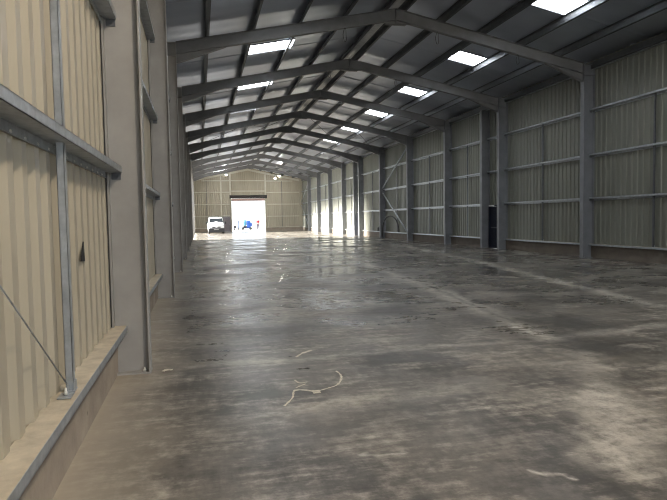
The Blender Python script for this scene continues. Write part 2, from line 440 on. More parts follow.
# ------------------------------------------------------------------ portal frames
def ibeam_v(mb, xin, xout, y, z0, z1, bf=.20, tf=.016, tw=.012):
    s = 1 if xout > xin else -1
    mb.box((xin, y-bf/2, z0), (xin+s*tf, y+bf/2, z1)); mb.box((xout-s*tf, y-bf/2, z0), (xout, y+bf/2, z1))
    mb.box((xin+s*tf, y-tw/2, z0), (xout-s*tf, y+tw/2, z1))
def column(side, y, label, ztopc=None, cap=True):
    xin, xout = (XLF, -.90) if side < 0 else (XRF, 14.025)
    zc = ztopc or ztop(xin)-.02
    t = thing('steel_column', label, 'column', ((xin+xout)/2, y, 0), 'steel columns of the left wall' if side < 0 else 'steel columns of the right wall')
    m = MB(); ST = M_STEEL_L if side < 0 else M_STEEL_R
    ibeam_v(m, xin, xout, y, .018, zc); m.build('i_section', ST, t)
    s = 1 if xout > xin else -1
    MB().box((xin-s*.004, y-.105, 0), (xout, y+.105, .018)).build('base_plate', ST, t)
    for by in (-.075, .075):
        MB().lathe([(.016, .018), (.016, .04), (.008, .05), (.008, .065)], ((xin+s*.06), y+by, 0), 'z', 6).build('anchor_bolt', M_SCREW, t)
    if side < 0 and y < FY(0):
        MB().box((-.944, y-.125, .51), (-.903, y-.108, zc-.3)).build('gap_shade_strip', M_BLACK, t)  # black strip added to darken the shadow gap between sheet and column
    if not ztopc:
        MB().box((xin+s*.018, y-.095, zc-.42), (xout-s*.018, y+.095, zc-.405)).box((xin+s*.018, y-.095, zc-.03), (xout-s*.018, y+.095, zc-.015)).build('stiffener_plate', ST, t)
    return t
for k, n in enumerate(range(-2, 10)):
    lab = ('nearest steel column of the left wall, pale lit web beside the low ledge' if k == 0 else
           f'tall grey steel column of the left wall, {ORD[k]} from the camera')
    column(-1, FY(n), lab)
RL = ['tall grey steel column of the right wall, the first one in view from the right']
for k, n in enumerate(range(0, 10)):
    lab = f'tall grey steel column of the right wall, {ORD[k]} from the right edge of view' + (', beside the navy door' if n == 1 else '')
    column(1, FY(n), lab)
for Yp, w in ((FY(1)+1.66, 'on far side of the navy door'), (FY(5)+1.66, 'on far side of the second personnel door')):
    t = thing('door_post', f'slimmer grey steel post {w} in the right wall', 'post', (13.830, Yp, 0), 'extra posts beside the right wall doors')
    m = MB(); ibeam_v(m, XRF, 14.025, Yp, .018, ztop(XRF)-.36 + .1, .16); m.build('i_section', M_STEEL_R, t)
    MB().box((XRF-.02, Yp-.1, 0), (14.025, Yp+.1, .018)).build('base_plate', M_STEEL, t)

def sloped_i(mb, y, x0, x1, dep, bf=.17, tf=.014, tw=.01, off=0.0):
    zt = lambda x: ztop(x)-.003-off
    def slab(za0, za1, zb0, zb1, hy):
        mb.prism([(x0, y-hy, za0), (x0, y+hy, za0), (x0, y+hy, za1), (x0, y-hy, za1)], [(x1, y-hy, zb0), (x1, y+hy, zb0), (x1, y+hy, zb1), (x1, y-hy, zb1)])
    a, b = zt(x0), zt(x1)
    slab(a-tf, a, b-tf, b, bf/2); slab(a-dep, a-dep+tf, b-dep, b-dep+tf, bf/2); slab(a-dep+tf, a-tf, b-dep+tf, b-tf, tw/2)
for k, n in enumerate(range(-1, 10)):
    y = FY(n)
    t = thing('roof_rafter', f'steel portal rafter spanning the roof, {ORD[k]} one overhead from the camera', 'rafter', (XR_, y, ztop(XR_)), 'portal rafters')
    for s, xe in ((-1, XLF-.0), (1, XRF+.0)):
        m = MB(); sloped_i(m, y, xe - s*.003, XR_ + s*.012, .37); m.build('rafter_beam', M_STEEL, t)
        # tapered eaves haunch
        xh = xe - s*1.5
        m = MB(); za, zb = ztop(xe)-.372, ztop(xh)-.372
        e = xe - s*.003
        m.prism([(e, y-.006, za), (xh, y-.006, zb), (e, y-.006, za-.28)], [(e, y+.006, za), (xh, y+.006, zb), (e, y+.006, za-.28)])
        m.prism([(e, y-.085, za-.28), (xh, y-.085, zb-.012), (xh, y-.085, zb), (e, y-.085, za-.266)], [(e, y+.085, za-.28), (xh, y+.085, zb-.012), (xh, y+.085, zb), (e, y+.085, za-.266)])
        m.build('eaves_haunch', M_STEEL, t)
    z = ztop(XR_)
    m = MB(); m.prism([(XR_-.55, y-.006, z-.375-.11), (XR_, y-.006, z-.375-.13), (XR_+.55, y-.006, z-.375-.11), (XR_, y-.006, z-.37)],
                      [(XR_-.55, y+.006, z-.375-.11), (XR_, y+.006, z-.375-.13), (XR_+.55, y+.006, z-.375-.11), (XR_, y+.006, z-.37)])
    m.box((XR_-.35, y-.085, z-.52), (XR_+.35, y+.085, z-.508))
    m.build('apex_haunch', M_STEEL, t)
    MB().box((XR_-.011, y-.095, z-.52), (XR_+.011, y+.095, z-.012)).build('apex_plate', M_STEEL, t)
# gable rafter
t = thing('gable_rafter', 'pale steel rafter against the top of the far gable wall', 'rafter', (XR_, YE-.2, 8))
for s, xe in ((-1, XLF), (1, XRF)):
    m = MB(); sloped_i(m, YE-.17, xe, XR_, .24, .14); m.build('rafter_beam', M_GABST, t)

# ------------------------------------------------------------------ side rails (Z section, web lying flat)
def rail(side, y0, y1, z, label, kind='rail', group=None):
    xs = XLS+.036 if side < 0 else XRS-.036
    xi = -.765 if side < 0 else 13.865
    s = -side   # direction into the room
    t = .004
    if kind == 'rail':
        o = thing('side_rail', label, 'side rail', ((xs+xi)/2, y0, z), group)
        m = MB().box((xs, y0, z), (xi, y1, z+t)); m.box((xi-s*t, y0, z), (xi, y1, z+.062)); m.box((xi-s*.018, y0, z+.058), (xi, y1, z+.062))
        m.box((xs, y0, z-.06), (xs+s*t, y1, z+t)); m.box((xs, y0, z-.06), (xs+s*.016, y1, z-.056))
        m.build('z_section', M_GALV, o)
        for ye, d in ((y0, 1), (y1, -1)):
            MB().box((xi-s*.10, ye, z-.07), (xi-s*.01, ye+d*.008, z+.05)).lathe([(.012, 0), (.012, d*.02)], (xi-s*.05, ye+d*.008, z-.035), 'y', 6).build('end_cleat', M_GALVD, o)
    else:
        o = thing('sill_rail', label, 'sill rail', ((xs+xi)/2, y0, z), group)
        m = MB().box((xi, y0, z-.065), (xi-s*t, y1, z)).box((xi, y0, z-.065), (xi-s*.02, y1, z-.061)); m.build('edge_channel', M_GALV, o)
        MB().box((xs-.02*s, y0, ZP+.001), (xi-s*.005, y1, z-.003)).build('dusty_top', M_DUST, o)
    return o
hn = ['lowest', 'middle', 'top']
# left wall : first bay (beside the camera) and the two beyond
LB = [('nearest bay', FY(-3)+.1, FY(-2)-.008), ('second bay', FY(-2)+.008, FY(-1)-.008), ('third bay', FY(-1)+.008, FY(0)-.008)]
for bn, a, b in LB:
    for k, z in enumerate(RAILZ):
        if bn == 'third bay' and k == 0: pass
        rail(-1, a, b, z, f'galvanised {hn[k]} side rail on the left wall, {bn} from the camera', group='side rails of the left wall')
    rail(-1, a, b, .505, f'dust covered sill rail on the left wall plinth, {bn} from the camera', 'sill', 'sill rails of the left wall')
for n in range(-1, 10):
    a, b = FY(n)+.008, FY(n+1)-.008
    if n in (1, 5): a1 = FY(n)+1.75
    else: a1 = a
    if n == 9: b = YE-.09
    bay = 'nearest bay at the right edge of view' if n == -1 else f'bay beyond the {ORD[n]} column from the right'
    for k, z in enumerate(RAILR):
        if n in (1, 5) and k == 0:
            rail(1, a1, b, z, f'galvanised {hn[k]} side rail on the right wall, {bay}', group='side rails of the right wall')
        elif n in (1, 5):
            rail(1, FY(n)+1.75, b, z, f'galvanised {hn[k]} side rail on the right wall, {bay}', group='side rails of the right wall')
            rail(1, a, FY(n)+1.57, z, f'short {hn[k]} side rail over the {"navy" if n == 1 else "second"} personnel door of the right wall')
        else: rail(1, a, b, z, f'galvanised {hn[k]} side rail on the right wall, {bay}', group='side rails of the right wall')
    rail(1, a1, b, .505, f'galvanised sill rail on the right wall plinth, {bay}', 'sill', 'sill rails of the right wall')

# vertical struts tying the rails at mid bay
def strut(side, y, zs, label, w=.045):
    x = -.835 if side < 0 else 13.935
    t = thing('rail_strut', label, 'strut', (x, y, zs[0]), 'rail struts of the left wall' if side < 0 else 'rail struts of the right wall')
    for za, zb in zip(zs[:-1], zs[1:]):
        m = MB().box((x-w/2, y-.03, za+.006), (x-w/2+.003, y+.03, zb-.002)).box((x-w/2, y-.03, za+.006), (x+w/2, y-.027, zb-.002)).box((x+w/2-.003, y-.03, za+.006), (x+w/2, y+.03, zb-.002))
        m.build('channel', M_GALV if side < 0 else M_GALVD, t)
        MB().box((x-w/2-.01, y-.05, za+.005), (x+w/2+.01, y+.05, za+.012)).box((x+w/2+.001, y-.045, za+.012), (x+w/2+.005, y+.045, za+.07)).build('cleat', M_GALV, t)
    return t
Z4 = [.505] + RAILZ
strut(-1, 3.92, Z4, 'galvanised vertical strut between rails on the near left wall')
strut(-1, FY(-2)+3, Z4, 'galvanised vertical strut between rails in second bay of the left wall')
for n in range(-1, 10):
    y = FY(n)+3.0
    if n in (1, 5): y = FY(n) + 3.85
    strut(1, y, [.505] + RAILR, 'vertical strut between right wall rails, ' + ('nearest bay at the right edge of view' if n == -1 else f'bay beyond the {ORD[n]} column from the right'))

# near-left details: screws, diagonal tie, black wedge
m0 = None
for k in range(21):
    y = .87 + k*.25 + .16 - .12 + .0
    for z, row in ((2.06, 'below lowest rail'),):
        if m0 is None:
            m0 = MB().lathe([(.011, 0), (.011, .004), (.007, .010)], (0,0,0), 'x', 8).mesh('cladding_screw', M_SCREW)
        o = bpy.data.objects.new('cladding_screw', m0); C.objects.link(o)
        o.location = (XLS+.0405, math.floor(y/.25)*.25+.16, 2.045)
        tag(o, 'small zinc screw head in the row below the lowest left wall rail', 'screw', 'screws in a row below the lowest left rail')
t = thing('tie_rod', 'thin diagonal tie rod rising from the sill on the near left wall', 'tie rod', (-.84, 3.95, .53))
MB().tube([(-.84, 3.86, .56), (-.84, 1.64, 2.02)], .0045, 8).build('rod', M_GALV, t)
MB().lathe([(.014, 0), (.014, .02), (.008, .02), (.008, .045)], (-.84, 3.80, .515), 'z', 6).build('nut', M_SCREW, t)
MB().box((-.88, 3.74, .507), (-.80, 3.86, .513)).bar((-.84, 3.82, .513), (-.84, 3.87, .56), .006, .05).build('anchor_bracket', M_GALV, t)
m = MB(); yy, zz = 4.84, 1.36
m.prism([(-.909, yy-.07, zz-.075), (-.909, yy+.07, zz-.085), (-.909, yy+.045, zz+.075)], [(-.900, yy-.07, zz-.075), (-.900, yy+.07, zz-.085), (-.900, yy+.045, zz+.075)])
tag(m.build('black_patch', M_SLOT), 'small black triangular patch on the near left wall cladding', 'patch')

# bracing
def brace(pts, label, r, name='brace_tube', group=None, mat=None):
    t = thing(name, label, 'brace', pts[0], group)
    MB().tube(pts, r, 10).build('tube', mat or M_GALV, t)
    for p, q in ((pts[0], pts[-1]), (pts[-1], pts[0])):
        d = (Vector(q)-Vector(p)).normalized()
        MB().bar(Vector(p)-d*.06, Vector(p)+d*.14, .012, .11, (1,0,0)).build('gusset', M_STEEL, t)
    return t
xb = 13.780
brace([(xb, FY(3)+.17, .35), (xb, FY(4)-.2, 3.45)], 'lower diagonal bracing tube on right wall above the black hose', .05, group='diagonal bracing tubes')
brace([(xb, FY(4)-.2, 3.85), (xb, FY(3)+.2, 6.4)], 'upper diagonal bracing tube on right wall above the black hose', .05, group='diagonal bracing tubes')
brace([(xb, FY(9)+.17, .35), (xb, YE-.35, 3.45)], 'lower diagonal bracing tube on right wall in the far corner', .05, group='diagonal bracing tubes')
brace([(xb, YE-.35, 3.85), (xb, FY(9)+.2, 6.4)], 'upper diagonal bracing tube on right wall in the far corner', .05, group='diagonal bracing tubes')
for n, w in ((3, 'fourth'),):
    for sx, ax, bx in (('right', 6.9, 9.9), ('right', 9.9, 12.9), ('left', 6.1, 3.1), ('left', 3.1, .1)):
        za, zb = ztop(ax)-.19, ztop(bx)-.19
        for q, (p0, p1) in enumerate((((ax, FY(n)+.1, za), (bx, FY(n+1)-.1, zb)), ((bx, FY(n)+.1, zb-.045), (ax, FY(n+1)-.1, za-.045)))):
            lab = f"thin roof bracing rod, {sx} slope {'upper' if abs(ax-6.5) < 1 else 'lower'} cross, rising {'towards' if q else 'away from'} the apex"
            t = thing('bracing_rod', lab, 'brace', p0, 'roof bracing rods')
            MB().tube([p0, p1], .014, 6).build('rod', M_GALVD, t)

# hanging cable loops on rafters
for (x, n, L, lab) in ((7.95, 0, .42, 'right of the apex'), (10.95, 0, .34, 'nearer the right eaves'), (4.75, 0, .45, 'left of the apex'), (8.6, 1, .3, 'right of the apex'), (5.6, 1, .3, 'left of the apex')):
    z = ztop(x)-.375; y = FY(n) - .05
    pts = []
    for i in range(21):
        a = math.pi*2*i/20
        pts.append((x + .05*math.sin(a)*(1+.25*math.sin(3*a)), y + .02*math.sin(2*a), z + .01 - L/2 + L/2*math.cos(a)))
    t = tag(MB().tube(pts[:-1], .007, 6, True).build('cable_loop', M_BLACK), f'thin black cable loop hanging from the {ORD[n+1]} rafter, {lab}', 'cable', 'cable loops on the rafters')

# ------------------------------------------------------------------ doors
for i, (a, b) in enumerate(RD):
    f = MB().box((13.900, a, 0), (14.090, a+.05, 2.1)).box((13.900, b-.05, 0), (14.090, b, 2.1)).box((13.900, a+.05, 2.04), (14.090, b-.05, 2.1))
    d = struct(f'door_{i+1}', f, M_DOORBLUE)
    l = MB().box((13.980, a+.052, .01), (14.030, b-.052, 2.035)).build('door_leaf', M_DOORBLUE, d)
    MB().box((13.968, a+.12, .98), (13.979, b-.12, 1.04)).build('push_bar', M_GALVD, l)
    MB().box((13.965, a+.3, 2.045), (13.898, b-.02, 2.095)).build('door_head', simple('white_head_trim', (.8,.8,.8), .4), d)
f = MB().box((PD0, YE-.1, 0), (PD0+.05, YE+.05, 2.05)).box((PD1-.05, YE-.1, 0), (PD1, YE+.05, 2.05)).box((PD0+.05, YE-.1, 2.0), (PD1-.05, YE+.05, 2.05))
d = struct('door_3', f, M_DOORGREY)
l = MB().box((PD0+.052, YE-.05, .01), (PD1-.052, YE, 1.995)).build('door_leaf', M_DOORGREY, d)
MB().box((PD1-.17, YE-.09, .98), (PD1-.08, YE-.051, 1.02)).build('door_handle', M_GALV, l)

# roller shutter over the far opening
t = thing('roller_shutter', 'dark rolled-up shutter housing above the bright far doorway', 'roller shutter', (6.5, YE-.2, DH))
MB().lathe([(.19, 0), (.2, .03), (.2, DX1-DX0+.40), (.19, DX1-DX0+.43)], (DX0-.215, YE-.36, DH+.18), 'x', 18).build('shutter_roll', M_BROWN, t)
for ex in (DX0-.245, DX1+.22): MB().box((ex, YE-.58, DH-.04), (ex+.022, YE-.04, DH+.42)).build('end_plate', M_BROWN, t)
MB().box((DX0+.035, YE-.15, DH-.38), (DX1-.035, YE-.12, DH-.02)).build('curtain_end', simple('pinkish_brown_slats', (.50,.33,.29), .6), t)
for x in (DX0-.02, DX1+.02):
    MB().box((x-.05, YE-.17, 0), (x+.05, YE-.08, DH-.05)).build('guide_rail', M_GABST, t)

# far gable posts and rails
for x, lab in ((4.16, 'on the left side of the big doorway'), (8.86, 'on the right side of the big doorway')):
    t = thing('gable_post', f'pale steel post above the shutter {lab}', 'post', (x, YE-.2, 0), 'far gable posts')
    MB().box((x-.09, YE-.12, DH+.44), (x+.09, YE-.105, ztop(x)-.28)).box((x-.09, YE-.28, DH+.44), (x+.09, YE-.265, ztop(x)-.28)).box((x-.008, YE-.265, DH+.44), (x+.008, YE-.12, ztop(x)-.28)).build('i_section', M_GABST, t)
for x, lab in ((2.93, 'between the parked white van and big doorway'),):
    t = thing('gable_post', f'pale full height steel post {lab}', 'post', (x, YE-.2, 0), 'far gable posts')
    MB().box((x-.08, YE-.12, 0), (x+.08, YE-.105, ztop(x)-.28)).box((x-.08, YE-.28, 0), (x+.08, YE-.265, ztop(x)-.28)).box((x-.008, YE-.265, 0), (x+.008, YE-.12, ztop(x)-.28)).build('i_section', M_GABST, t)
def grail(x0, x1, z, label):
    o = thing('gable_rail', label, 'gable rail', (x0, YE-.1, z), 'far gable rails')
    MB().box((x0, YE-.2, z), (x1, YE-.037, z+.005)).box((x0, YE-.2, z), (x1, YE-.194, z+.065)).box((x0, YE-.043, z-.06), (x1, YE-.037, z)).build('z_section', M_GABST, o)
for x0, x1, w, zs in ((-.75, 2.84, 'left of the doorway behind the van', [.505, 2.09, 3.68, 5.3, 6.85]),
                      (9.02, 13.5, 'right of the doorway', [.505, 2.0, 3.64, 5.25, 6.8]),
                      (3.03, 4.05, 'over the grey personnel door', [2.15, 3.68, 5.3, 6.85]),
                      (4.27, 8.75, 'above the roller shutter', [5.45, 6.85])):
    nm = ['sill', 'lowest', 'second', 'third', 'highest'] if len(zs) == 5 else (['lowest', 'second', 'third', 'highest'] if len(zs) == 4 else ['lower', 'upper'])
    for z, q in zip(zs, nm):
        if x0 < 3 and x0 > 2.9: pass
        xa, xb_ = (max(x0, .36), min(x1, 12.62)) if z > 6.5 else (x0, x1)
        grail(xa, xb_, z, f'pale {q} rail on far gable wall, {w}')
for x, w, z0 in ((1.02, 'left part behind the van', .58), (11.1, 'right part', .58)):
    t = thing('gable_strut', f'slim vertical strut on the far gable wall, {w}', 'strut', (x, YE-.12, .58), 'far gable struts')
    for a, b in zip([.505, 2.09, 3.68, 5.3] if x < 3 else [.505, 2.0, 3.64, 5.25], [2.09, 3.68, 5.3, 6.85] if x < 3 else [2.0, 3.64, 5.25, 6.8]):
        MB().box((x-.03, YE-.15, a+.008), (x+.03, YE-.11, b-.002)).build('channel', M_GALVD, t)

# ------------------------------------------------------------------ lamps under the ninth rafter
for x, z, lab in ((3.40, 7.24, 'on the left side over the van'), (9.45, 6.80, 'right of the apex, the lower of two'), (9.98, 7.08, 'right of the apex, the upper of two')):
    y = FY(9)-.05
    t = thing('floodlight', f'small glaring floodlight under the far rafters, {lab}', 'lamp', (x, y, z), 'floodlights at the far end')
    MB().lathe([(.05, .16), (.07, .12), (.15, .0), (.155, -.03), (.15, -.03), (.06, .10)], (x, y, z), 'z', 18).build('reflector', M_GALVD, t)
    MB().lathe([(.13, -.005), (.13, -.02)], (x, y, z), 'z', 18).lathe([(.045, -.01), (.11, -.05), (.09, -.13), (.03, -.16)], (x, y, z), 'z', 16).build('lens', M_BULB, t)
    MB().tube([(x, y, z+.14), (x, y, ztop(x)-.372)], .012, 8).build('hanger', M_BLACK, t)

# ------------------------------------------------------------------ hose on the right wall
t = thing('hose', 'black flexible hose bent into an arch against the right wall', 'hose', (13.700, FY(4)-1, 0))
pts = []
for i in range(33):
    a = math.pi*i/32
    yy = FY(3)+3.75 + 1.85*math.cos(a); zz = .53 + 1.15*math.sin(a)**.8 if 0 < i < 32 else .53
    pts.append((13.655 + .02*math.sin(a*2), yy, zz))
pts = [(13.720, FY(3)+5.25, .12), (13.700, FY(3)+5.4, .3)][::1] and ([(13.630, FY(3)+5.52, .08), (13.640, FY(3)+5.57, .3)] + pts)
MB().tube(pts, .04, 10).build('hose_tube', M_BLACK, t)
MB().lathe([(.065, 0), (.075, .02), (.075, .1), (.06, .12)], (13.630, FY(3)+5.52, 0), 'z', 14).build('coupling', M_GALVD, t)
b = MB().lathe([(.13, 0), (.15, .03), (.15, .26), (.12, .31), (.05, .33), (.05, .37)], (13.800, FY(4)+.9, .507), 'z', 16).build('black_canister', M_BLACK)
tag(b, 'small black canister standing on the right wall sill beyond the hose', 'canister')

# ------------------------------------------------------------------ van
VX, VY = 1.93, 68.4
t = thing('van', 'white panel van parked facing the camera at the far left', 'van', (VX, VY, 0))
W = .93
# body: cross sections from nose (y=0) to tail (y=4.8)   (y, half width, z_bottom, z_top, tumble)
secs = [(0.0,.80,.42,.86,.03),(.05,.86,.36,.98,.05),(.35,.90,.34,1.08,.06),(.85,.92,.34,1.17,.06),(1.15,.93,.34,1.36,.07),(1.75,.93,.34,1.86,.13),(2.0,.93,.34,1.93,.13),(3.2,.94,.34,1.96,.12),(4.75,.93,.34,1.94,.12),(4.82,.90,.38,1.88,.12)]
m = MB(); rings = []
for (y, w, zb, zt, tu) in secs:
    belt = min(1.12, zb+(zt-zb)*.62)
    ring = [(-w+.05, zb), (-w, zb+.12), (-w, belt), (-w+tu, zt-.12 if zt > 1.3 else zt-.08), (-w+tu+.12, zt-.01), (0, zt+.015), (w-tu-.12, zt-.01), (w-tu, zt-.12 if zt > 1.3 else zt-.08), (w, belt), (w, zb+.12), (w-.05, zb)]
    rings.append([(VX+a, VY+y, b_) for a, b_ in ring])
n = 11; vs = [p for r_ in rings for p in r_]
fs = [(i*n+k, i*n+(k+1) % n, (i+1)*n+(k+1) % n, (i+1)*n+k) for i in range(len(rings)-1) for k in range(n)]
fs += [tuple(range(n)), tuple(len(vs)-n+k for k in range(n))]
m.add(vs, fs, True)
body = m.build('body', M_WHITEP, t)
bv = body.modifiers.new('bevel', 'BEVEL'); bv.width = .02; bv.segments = 2; bv.limit_method = 'ANGLE'
def vquad(name, pts, mat, d=(0,-.012,0), par=t):
    m = MB(); P = [Vector((VX+a, VY+b_, c)) for a, b_, c in pts]
    m.prism(P, [p+Vector(d) for p in P]); return m.build(name, mat, par)
vquad('windscreen', [(-.82,1.12,1.30),(.82,1.12,1.30),(.72,1.66,1.80),(-.72,1.66,1.80)], M_GLASS, (0,-.02,.02))
gr = MB().box((VX-.48, VY-.03, .70), (VX-.10, VY+.02, .84)).box((VX+.10, VY-.03, .70), (VX+.48, VY+.02, .84)).build('grille', M_PLAS, t)
MB().prism([(VX, VY-.04, .70), (VX+.05, VY-.04, .77), (VX, VY-.04, .84), (VX-.05, VY-.04, .77)], [(VX, VY+.02, .70), (VX+.05, VY+.02, .77), (VX, VY+.02, .84), (VX-.05, VY+.02, .77)]).build('badge', M_RIM, t)
MB().box((VX-.92, VY-.06, .20), (VX+.92, VY+.25, .66)).build('bumper', M_PLAS, t, bevel=.03)
MB().box((VX-.26, VY-.08, .46), (VX+.26, VY-.061, .57)).build('number_plate', simple('white_plate', (.35,.35,.33), .5), t)
for s in (-1, 1):
    m = MB(); m.prism([(VX+s*.50, VY-.015, .78), (VX+s*.80, VY+.03, .80), (VX+s*.86, VY+.12, .99), (VX+s*.55, VY+.02, .93)], [(VX+s*.50, VY+.12, .78), (VX+s*.80, VY+.2, .80), (VX+s*.86, VY+.3, .99), (VX+s*.55, VY+.2, .93)])
    m.build('headlight', M_LAMP if s > 0 else M_LAMP, t)
    mr = MB().box((VX+s*1.0, VY+1.05, 1.12), (VX+s*1.17, VY+1.16, 1.42)).build('wing_mirror', M_PLAS, t, bevel=.03)
    MB().box((VX+s*.925, VY+1.08, 1.18), (VX+s*1.005, VY+1.13, 1.24)).build('mirror_arm', M_PLAS, mr)
    vquad('side_window', [(s*.90, 1.45, 1.22), (s*.90, 2.25, 1.22), (s*.84, 2.25, 1.70), (s*.84, 1.85, 1.70)], M_GLASS, (s*.03, 0, .01))
    for wy in (.75, 3.75):
        w = MB().lathe([(.24, -.11), (.31, -.10), (.325, -.06), (.325, .06), (.31, .10), (.24, .11)], (VX+s*.83, VY+wy, .325), 'x', 24).build('wheel', M_BLACK, t)
        MB().lathe([(.20, 0), (.19, s*.015), (.08, s*.02), (.05, s*.03)], (VX+s*.94, VY+wy, .325), 'x', 20).build('wheel_rim', M_RIM, w)
MB().bar((VX-.35, VY+1.10, 1.31), (VX+.1, VY+1.20, 1.38), .02, .02).build('wiper', M_PLAS, t)
MB().tube([(VX-.1, VY+2.1, 1.96), (VX-.1, VY+2.1, 2.09), (VX+.35, VY+2.1, 2.09), (VX+.35, VY+2.1, 1.95)], .03, 8).build('roof_bar', M_PLAS, t)

# ------------------------------------------------------------------ person in the doorway
def skin_obj(name, verts, edges, radii, mat, parent, root=0, sub=1):
    me = bpy.data.meshes.new(name); me.from_pydata(verts, edges, []); me.materials.append(mat)
    o = bpy.data.objects.new(name, me); C.objects.link(o)
    sk = o.modifiers.new('skin', 'SKIN'); sk.use_smooth_shade = True
    for i, r_ in enumerate(radii):
        me.skin_vertices[0].data[i].radius = (r_, r_) if not isinstance(r_, tuple) else r_
    me.skin_vertices[0].data[root].use_root = True
    ss = o.modifiers.new('sub', 'SUBSURF'); ss.levels = ss.render_levels = sub
    if parent: o.parent = parent
    return o
def mk(verts_edges):
    pass
PX, PY = 8.98, 90.5
t = tag(empty('person', (PX, PY, -.002)), 'person in red jacket and dark trousers standing in the bright doorway', 'person')
class Sk:
    def __init__(s): s.v = []; s.e = []; s.r = []
    def p(s, co, r_, prev=None):
        s.v.append(co); s.r.append(r_); i = len(s.v)-1
        if prev is not None: s.e.append((prev, i))
        return i
b = Sk(); pel = b.p((0,0,.95), (.15,.10)); wa = b.p((0,0,1.12), (.13,.09), pel); ch = b.p((0,.01,1.33), (.16,.11), wa); nk = b.p((0,.01,1.47), .055, ch)
hb = b.p((0,-.01,1.56), (.065,.08), nk); ht = b.p((0,0,1.66), (.075,.09), hb); b.p((0,.0,1.72), (.05,.06), ht)
nose = b.p((0,-.10,1.60), .014, hb)
for s in (-1, 1):
    sh = b.p((s*.17,.01,1.40), .06, ch); el = b.p((s*.25,.03 if s < 0 else .0,1.13), .045, sh); wr = b.p((s*.23 if s < 0 else s*.36, -.06, .90 if s < 0 else 1.02), .03, el)
    hx, hy, hz = (s*.23, -.08, .83) if s < 0 else (s*.42, -.10, .98)
    pa = b.p((hx, hy, hz), (.04,.02), wr)
    for q in range(4):
        k = b.p((hx + (q-1.5)*.006, hy-.02+(q-1.5)*.02, hz-.05), .009, pa); k2 = b.p((hx + (q-1.5)*.006, hy-.03+(q-1.5)*.02, hz-.085+.006*abs(q-1.5)), .008, k)
    k = b.p((hx-s*.01, hy-.045, hz-.01), .011, pa); b.p((hx-s*.015, hy-.06, hz-.045), .009, k)
    hp = b.p((s*.09,0,.88), .09, pel); kn = b.p((s*.10,-.015 if s > 0 else .03,.50), .058, hp); an = b.p((s*.11,.02 if s < 0 else .0,.09), .04, kn); b.p((s*.12,-.12,.05), .035, an)
skin_obj('body', b.v, b.e, b.r, M_SKIN, t)
b = Sk(); hem = b.p((0,0,.90), (.18,.13)); wa = b.p((0,0,1.12), (.165,.12), hem); ch = b.p((0,.01,1.34), (.185,.135), wa); b.p((0,.01,1.46), .085, ch)
for s in (-1, 1):
    sh = b.p((s*.18,.01,1.41), .08, ch); el = b.p((s*.26,.03 if s < 0 else .0,1.13), .065, sh); wr = b.p((s*.235 if s < 0 else s*.35, -.055, .92 if s < 0 else 1.03), .05, el)
skin_obj('jacket', b.v, b.e, b.r, M_RED, t)
b = Sk(); pel = b.p((0,0,.93), (.155,.12))
for s in (-1, 1):
    hp = b.p((s*.09,0,.84), .105, pel); kn = b.p((s*.10,-.015 if s > 0 else .03,.50), .085, hp); b.p((s*.11,.02 if s < 0 else .0,.08), .078, kn)
skin_obj('trousers', b.v, b.e, b.r, M_NAVY, t)
b = Sk(); a = b.p((0,.03,1.62), (.085,.08)); b.p((0,.02,1.70), (.082,.09), a); b.p((0,.01,1.745), (.05,.06), 1)
skin_obj('hair', b.v, b.e, b.r, M_HAIR, t)
for s in (-1, 1):
    yo = .02 if s < 0 else 0
    b = Sk(); a = b.p((s*.11, yo+.03, .045), .045); b.p((s*.12, yo-.14, .04), .04, a)
    skin_obj('shoe', b.v, b.e, b.r, M_BLACK, t)
for s in (-1, 1):
    MB().lathe([(.004, 0), (.010, .004), (.010, .010), (.004, .014)], (PX+s*.028, PY-.112, 1.615), 'y', 10).build('eye', M_PLAS, t)
MB().box((PX-.022, PY-.098, 1.545), (PX+.022, PY-.085, 1.552)).build('mouth', M_RED, t)

# ------------------------------------------------------------------ blue machines in the yard
YM = 91.0
t = thing('blue_compressor', 'bright blue wheeled machine with pale cyan tank outside the far doorway', 'machine', (7.1, YM, 0))
MB().box((6.45, YM-.5, .22), (8.0, YM+.6, .34)).build('chassis', simple('dark_blue_paint', (.02,.03,.16), .5), t, bevel=.02)
MB().box((7.25, YM-.42, .341), (7.85, YM+.5, 1.42)).build('engine_cover', M_BLUE, t, bevel=.06)
MB().lathe([(.05, 0), (.22, .05), (.30, .2), (.30, .75), (.22, .92), (.08, .97)], (6.93, YM, .62), 'z', 22).build('tank', M_CYAN, t)
MB().box((6.70, YM-.3, .341), (7.24, YM+.3, .61)).build('dark_base', M_PLAS, t, bevel=.03)
MB().box((7.86, YM-.3, .5), (8.08, YM+.3, 1.1)).build('side_box', M_BLUE, t, bevel=.03)
MB().tube([(6.55, YM, .34), (6.50, YM, 1.3), (6.62, YM, 1.62), (6.95, YM, 1.62)], .035, 8).build('pipe', M_BLUE, t)
MB().tube([(7.4, YM, 1.42), (7.42, YM, 1.65), (7.3, YM, 1.74)], .035, 8).build('exhaust', M_BLUE, t)
for wx in (6.62, 7.85):
    for wy in (-.5, .6):
        w = MB().lathe([(.12, -.05), (.19, -.05), (.21, -.02), (.21, .02), (.19, .05), (.12, .05)], (wx, YM+wy, .21), 'y', 18).build('wheel', M_BLACK, t)
t = thing('blue_gantry_trolley', 'blue grey framed trolley outside the far doorway, left of the blue machine', 'trolley', (5.6, YM, 0))
MB().box((5.15, YM-.4, .25), (6.15, YM+.4, .33)).build('deck', M_BGREY, t, bevel=.01)
MB().tube([(5.98, YM-.35, .33), (5.98, YM-.35, 1.35), (5.2, YM-.35, 1.42)], .075, 8).tube([(5.98, YM+.35, .33), (5.98, YM+.35, 1.35), (5.2, YM+.35, 1.42)], .075, 8).build('frame', M_BGREY, t)
